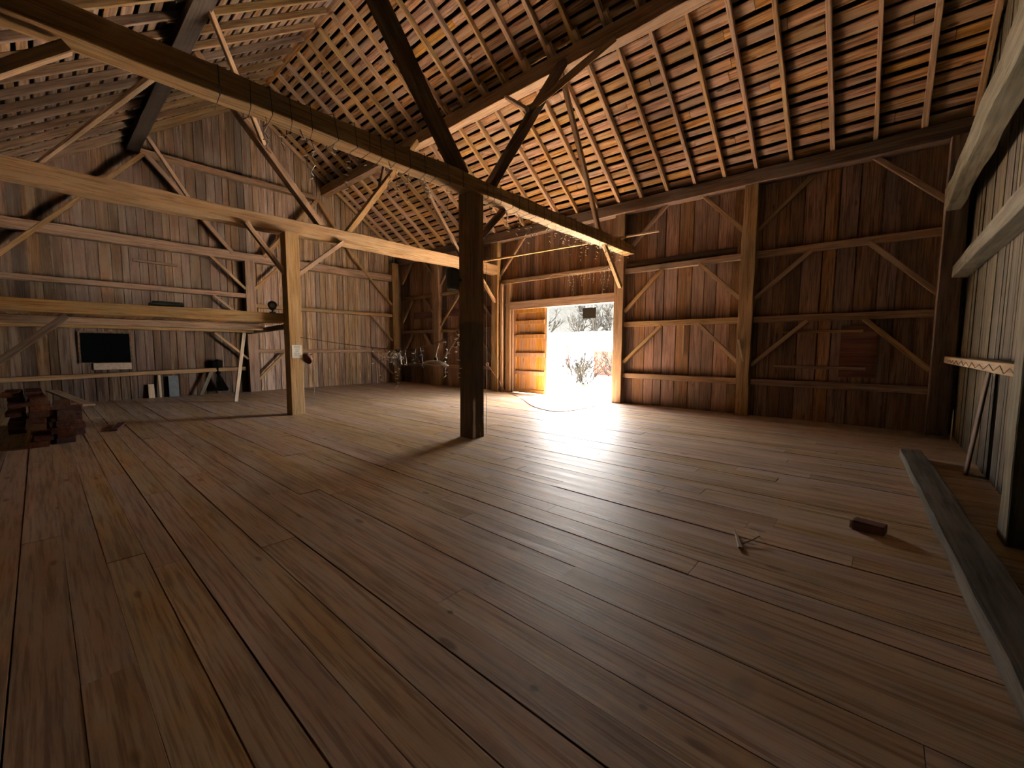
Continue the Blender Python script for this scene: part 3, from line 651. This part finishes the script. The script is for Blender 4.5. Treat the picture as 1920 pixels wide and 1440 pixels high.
# white lampshade
ls = empty('pendant_lamp', (-5.62, 4.42, 1.22), 'white shallow lampshade hanging from the sagging wire', 'lamp')
q = MB(); q.lathe([(.02, .075), (.06, .07), (.16, .045), (.215, .01), (.22, 0), (.212, .002), (.15, .036), (.02, .06)], 36); o = q.build('shade', M['white'], ls, smooth=True); o.rotation_euler = (math.radians(-4), math.radians(5), 0)
q = MB(); q.lathe([(0, .12), (.025, .12), (.03, .07), (.03, .06), (0, .06)], 14); q.build('socket', M['black'], ls)
q = MB(); q.tube([(0, 0, .12), (.01, .03, .25), (-.02, .1, .36)], .004, 5); q.build('cord', M['wire'], ls)
# brown clamp lamp by the notice post
cl = empty('clamp_lamp', (-9.74, 4.07, 1.3), 'rusty brown lampshade tilted beside the paper notice', 'lamp')
q = MB(); q.lathe([(.01, .005), (.06, -.005), (.1, -.03), (.125, -.07), (.135, -.12), (.128, -.118), (.118, -.072), (.094, -.038), (.055, -.014), (.01, -.004)], 28); o = q.build('shade', M['rust'], cl, smooth=True); o.rotation_euler = (math.radians(-52), math.radians(-25), 0)
q = MB(); q.lathe([(0, .07), (.02, .07), (.022, 0), (0, -.01)], 12); o = q.build('socket', M['black'], cl); o.rotation_euler = (math.radians(-52), math.radians(-25), 0)
q = MB(); q.tube(smooth_path([(0, -.03, .05), (.02, .03, -.1), (.04, .08, -.3), (.04, .09, -.55), (.02, .05, -.9)]), .005, 5); q.build('cord', M['wirew'], cl)
# sign hanging in the doorway
sg = empty('hanging_sign', (-6.68, 11.1, 2.41), 'dark rectangular sign hanging in the top of the open doorway', 'sign')
q = MB(); q.box(-.23, .23, -.012, .012, 0, .32); q.build('board', M['signblack'], sg, bevel=.004)
for dx in (-.12, .14):
    q = MB(); q.tube([(dx, 0, .32), (dx*.9, 0, .45)], .004, 4); q.build('chain', M['metal'], sg)
hbeam('trim_4', DX0-.2, DX1+.3, 10.78, 11.2, 2.86, 2.95, None, None, D); struct(bpy.data.objects['trim_4'])
# coiled plug on the wall left of the door
q = MB()
for k in range(4): q.tube([(-10.35+.06*math.cos(t*.6)*(1-.1*k), 10.4+.012*k, .93+.06*math.sin(t*.6)) for t in range(12)], .008, 5)
tag(q.build('cord_coil', M['wirew']), 'small pale coil of cord on the wall beside the door post', 'cord')

# ------------------------------------------------------------------ string lights
bulb_mesh = None
def bulb(parent, p, d):
    global bulb_mesh
    if bulb_mesh is None:
        q = MB(); q.tube([(0, 0, 0), (0, 0, .02), (0, 0, .045), (0, 0, .06)], .0085, 6, .004); o = q.build('bulb', M['bulb'], parent, smooth=True); bulb_mesh = o.data
    else:
        o = bpy.data.objects.new('bulb', bulb_mesh); COL.objects.link(o); o.parent = parent
    o.location = p; o.rotation_euler = V(d).to_track_quat('Z', 'Y').to_euler()
def strand(mb, parent, p, L, r, step=.085, bulbs=True, spread=.035):
    p = V(p); pts = [p.copy()]; n = max(2, int(L/step)); sgn = r.choice((-1, 1))
    for k in range(n):
        p = p+V((r.uniform(-spread, spread), sgn*r.uniform(.2, 1)*spread*1.3, -step*r.uniform(.7, 1.1))); sgn = -sgn
        pts.append(p.copy())
        if bulbs and r.random() < (.8 if bulbs is True else bulbs): bulb(parent, p, (r.uniform(-.6, .6), sgn*1.0, r.uniform(-.9, .3)))
    mb.tube(pts, .0045, 3, cap=False)
def light_string(name, label): return empty(name, (0, 0, 0), label, 'string lights')
r = random.Random(77)
# wrapped round the front tie beam, left of the central post
e1 = light_string('string_lights', 'string lights wound round the tie beam left of the central post'); mb = MB(); y = 1.3; pts = []
x0, x1, z0, z1 = -5.3, -4.97, 3.945, 4.225
while y < 4.55:
    s_ = r.uniform(.16, .3)
    for (xx, zz, dy) in ((x1, z1, 0), (x1, z0, .02), ((x0+x1)/2, z0-r.uniform(0, .03), .03), (x0, z0, .05), (x0, z1, s_*.4), ((x0+x1)/2, z1, s_*.7)): pts.append((xx+r.uniform(-.006, .006), y+dy+r.uniform(-.02, .02), zz))
    y += s_
mb.tube(pts, .006, 4)
for yy in (1.75, 1.95, 2.1, 2.3, 2.5, 2.75, 2.95, 3.2, 3.4, 3.6, 3.8, 4.05, 4.3):
    strand(mb, e1, (r.uniform(-5.28, -5.0), yy, z0), r.choice((.18, .28, .4, .5)), r)
mb.build('wire', M['wire'], e1)
e2 = light_string('string_lights', 'string lights wound round and hanging below the tie beam right of central post'); mb = MB(); y = 4.98; pts = []
while y < 10.3:
    s_ = r.uniform(.17, .3)
    for (xx, zz, dy) in ((x1, z1, 0), (x1, z0, .02), ((x0+x1)/2, z0-r.uniform(0, .03), .03), (x0, z0, .05), (x0, z1, s_*.4), ((x0+x1)/2, z1, s_*.7)): pts.append((xx+r.uniform(-.006, .006), y+dy+r.uniform(-.02, .02), zz))
    y += s_
mb.tube(pts, .006, 4)
y = 5.35
while y < 10.4:
    strand(mb, e2, (r.uniform(-5.28, -5.0), y, z0), r.choice((.2, .3, .42, .55)) * (1 if y > 6.3 else .8), r, .1, spread=.05); y += r.uniform(.14, .2)
mb.build('wire', M['wire'], e2)
e3 = light_string('string_lights', 'string lights hanging in front of the boards above the doorway, beside the post'); mb = MB()
mb.tube(smooth_path([(-5.35, 10.42, 3.9), (-5.8, 10.45, 3.72), (-6.4, 10.45, 3.66), (-7.0, 10.46, 3.7)]), .004, 4)
x = -7.0
while x < -5.4: strand(mb, e3, (x, 10.42, 3.68), r.choice((.3, .45, .6, .72)), r, .1, spread=.04); x += r.uniform(.1, .17)
mb.build('wire', M['wirew'], e3)
e4 = light_string('string_lights', 'tangled cluster of string lights hanging from the sagging wire'); mb = MB()
def at_sag(x): return min(sag, key=lambda q_: abs(q_.x-x))
for k in range(15):
    q0 = at_sag(r.gauss(-6.6, .22)); strand(mb, e4, q0+V((0, 0, r.uniform(-.05, .06))), r.choice((.15, .25, .3, .4)), r, .06, .4, spread=.06)
for xx, L in ((-7.45, .35), (-7.25, .75), (-7.05, .3), (-6.72, .8), (-6.1, .45)): strand(mb, e4, at_sag(xx), L, r, .08, .65)
for k in range(16):
    c = at_sag(r.gauss(-6.6, .2)); u_ = lambda a: r.uniform(-a, a)
    mb.tube(smooth_path([c, c+V((.15+u_(.08), u_(.1), -.1+u_(.05))), c+V((.05+u_(.1), u_(.1), -.25+u_(.1))), c+V((-.15+u_(.08), u_(.1), -.12+u_(.06))), c], 4), .0055, 3)
mb.build('wire', M['wire'], e4)
e5 = light_string('string_lights', 'two string light strands hanging beside the white lampshade, left of central post'); mb = MB()
for xx, L in ((-5.32, .9), (-5.36, .3), (-5.55, .75), (-5.28, .35)): strand(mb, e5, at_sag(xx), L, r, .08)
mb.build('wire', M['wire'], e5)

# ------------------------------------------------------------------ outside
mb = MB(); mb.box(-70, 30, YD+.08, 90, -.3, -.22); o = struct(mb.build('ground', M['ground']))
mb = MB(); mb.box(-9.8, -5.2, YD+.08, 12.0, -.219, -.05); struct(mb.build('door_step', M['ground']))
hs_ = empty('house', (-20, 33, -.22), 'long white house with grey roof far outside the doorway', 'house')
q = MB(); q.box(-9, 9, 0, 7, 0, 2.3); q.build('wall', M['housewall'], hs_)
q = MB(); q.add([(-9.6, -.6, 2.25), (9.6, -.6, 2.25), (9.6, 3.5, 3.4), (-9.6, 3.5, 3.4), (9.6, 7.6, 2.25), (-9.6, 7.6, 2.25)], [(0, 1, 2, 3), (3, 2, 4, 5), (0, 3, 5), (1, 4, 2), (0, 5, 4, 1)]); q.build('roof', M['roofout'], hs_)
for xx in (-4, -1, 2.2, 5):
    q = MB(); q.box(xx, xx+.9, -.04, -.001, .8, 1.8); q.build('window', M['slate'], hs_)
sh = empty('shed', (-13.3, 24.0, -.22), 'red wooden shed behind the bare shrub outside', 'shed')
q = MB(); q.box(-.75, 1.3, 0, 2.4, 0, 1.6); q.build('wall', M['red'], sh)
q = MB(); q.add([(-.9, -.2, 1.55), (1.5, -.2, 1.55), (1.5, 2.6, 2.2), (-.9, 2.6, 2.2), (-.9, -.2, 1.62), (1.5, -.2, 1.62), (1.5, 2.6, 2.27), (-.9, 2.6, 2.27)], [(0, 3, 2, 1), (4, 5, 6, 7), (0, 1, 5, 4), (1, 2, 6, 5), (2, 3, 7, 6), (3, 0, 4, 7)]); q.build('roof', M['roofout'], sh)
def branchy(mb, p, d, L, rad, depth, r, spread=.55):
    pts = [V(p)]; d = V(d).normalized()
    for k in range(3):
        d = (d+V((r.uniform(-.18, .18), r.uniform(-.18, .18), r.uniform(-.05, .15)))).normalized(); pts.append(pts[-1]+d*L/3)
    mb.tube(pts, rad, 3, rad*.75, cap=False)
    if depth == 0: return
    for k in range(r.choice((2, 3, 3))):
        nd = (d+V((r.uniform(-1, 1), r.uniform(-1, 1), r.uniform(-.5, .8)))*spread).normalized()
        branchy(mb, pts[r.choice((1, 2, 3))], nd, L*r.uniform(.6, .85), rad*.75, depth-1, r, spread)
for k, (x, y, h, lab) in enumerate(((-9.9, 16.2, .75, 'bare branched shrub standing just outside the doorway'), (-11.3, 17.6, .85, 'second bare shrub behind, left of the nearest shrub'), (-9.7, 18.8, .9, 'third bare shrub, in front of the red shed'))):
    mb = MB(); r = random.Random(100+k)
    for j in range(11):
        a = r.uniform(0, 6.28); branchy(mb, (x+.05*math.cos(a), y+.05*math.sin(a), -.23), (math.cos(a)*.8, math.sin(a)*.8, r.uniform(.6, 1.6)), h*r.uniform(.7, 1.1), .028, 3, r)
    tag(mb.build('bare_shrub', M['bark'], normals=False), lab, 'shrub', 'bare shrubs in the yard')
for k, x in enumerate((-38, -34.5, -31, -28, -25, -22.5, -20)):
    mb = MB(); r = random.Random(200+k); y = 47+r.uniform(-2, 3)
    branchy(mb, (x, y, .4), (0, 0, 1), 3.4, .2, 5, r, .75)
    tag(mb.build('bare_tree', M['bark'], normals=False), 'bare grey tree on the slope behind the house, %s from the left' % ORD[k], 'tree', 'bare trees behind the house')
mb = MB(); mb.add([(-80, 46, -.3), (10, 46, -.3), (10, 60, 11.0), (-80, 60, 12.5), (-80, 80, 13), (10, 80, 12)], [(0, 1, 2, 3), (3, 2, 5, 4)]); struct(mb.build('hillside', M['hedge']))
mb = MB(); r = random.Random(6)
for k in range(900):
    x = r.uniform(-10.3, -8.0); y = r.uniform(15.4, 16.6); mb.tube([(x, y, -.23), (x+r.uniform(-.03, .03), y+r.uniform(-.03, .03), -.23+r.uniform(.05, .16))], .006, 3, .001, cap=False)
tag(mb.build('grass_tuft', M['grass'], normals=False), 'yellow green grass patch at the foot of the shrub outside', 'grass', None, 'stuff')
ch = empty('garden_chair', (-11.25, 15.3, -.22), 'thin metal garden chair outside beside the orange door', 'chair', None, math.radians(20))
q = MB(); q.box(-.22, .22, -.2, .2, .43, .45); q.build('seat', M['metal'], ch)
for dx, dy in ((-.2, -.18), (.2, -.18), (-.2, .18), (.2, .18)):
    q = MB(); q.tube([(dx*1.1, dy*1.1, 0), (dx, dy, .43)], .012, 6); q.build('leg', M['metal'], ch)
q = MB(); q.tube(smooth_path([(-.21, .2, .44), (-.22, .26, .85), (0, .28, .92), (.22, .26, .85), (.21, .2, .44)]), .012, 6)
for k in range(5): q.tube([(-.14+.07*k, .2, .45), (-.14+.07*k, .27, .88)], .006, 4)
q.build('backrest', M['metal'], ch)
q = MB(); q.tube([(-13.6+.9*math.cos(t/12*math.pi), 19, 1.15+.9*math.sin(t/12*math.pi)) for t in range(13)], .04, 8)
q.tube([(-14.5, 19, -.22), (-14.5, 19, 1.15)], .04, 8); q.tube([(-12.7, 19, -.22), (-12.7, 19, 1.15)], .04, 8)
tag(q.build('garden_arch', M['red']), 'red garden arch outside beyond the orange door', 'arch')

# ------------------------------------------------------------------ light
w = bpy.data.worlds.new('world'); sc.world = w; w.use_nodes = True; nt = w.node_tree; nt.nodes.clear()
bg = N(nt, 'ShaderNodeBackground'); wo_ = N(nt, 'ShaderNodeOutputWorld'); tc = N(nt, 'ShaderNodeTexCoord'); sx = N(nt, 'ShaderNodeSeparateXYZ')
nt.links.new(tc.outputs['Generated'], sx.inputs[0])
col = mixc(nt, ramp(nt, sx.outputs[2], .0, .7), (1.0, .95, .88), (.9, .95, 1.0))
nt.links.new(col, bg.inputs[0]); bg.inputs[1].default_value = 36.0; nt.links.new(bg.outputs[0], wo_.inputs[0])
sun = bpy.data.lights.new('sun', 'SUN'); sun.energy = 1150; sun.angle = .02; sun.color = (1, .93, .82)
so = bpy.data.objects.new('sun', sun); COL.objects.link(so); so.rotation_euler = V((-.12, -.5, -.86)).to_track_quat('-Z', 'Y').to_euler(); so.location = (6, 16, 14)
pl = bpy.data.lights.new('door_portal', 'AREA'); pl.shape = 'RECTANGLE'; pl.size = 3.9; pl.size_y = 2.84
po = bpy.data.objects.new('door_portal', pl); COL.objects.link(po); po.location = ((DX0+DX1)/2, YD+.09, DZ/2-.02); po.rotation_euler = (math.radians(-90), 0, 0)
pl.cycles.is_portal = True

sc.view_settings.view_transform = 'Standard'; sc.view_settings.look = 'None'; sc.view_settings.gamma = 1
sc.view_settings.use_curve_mapping = False; sc.view_settings.exposure = 0.6
c = sc.cycles
c.use_denoising = True; c.use_adaptive_sampling = True; c.adaptive_threshold = .02; c.max_bounces = 5; c.diffuse_bounces = 3; c.glossy_bounces = 2; c.transmission_bounces = 2; c.transparent_max_bounces = 4
c.sample_clamp_indirect = 12; c.caustics_reflective = False; c.caustics_refractive = False; c.blur_glossy = 1
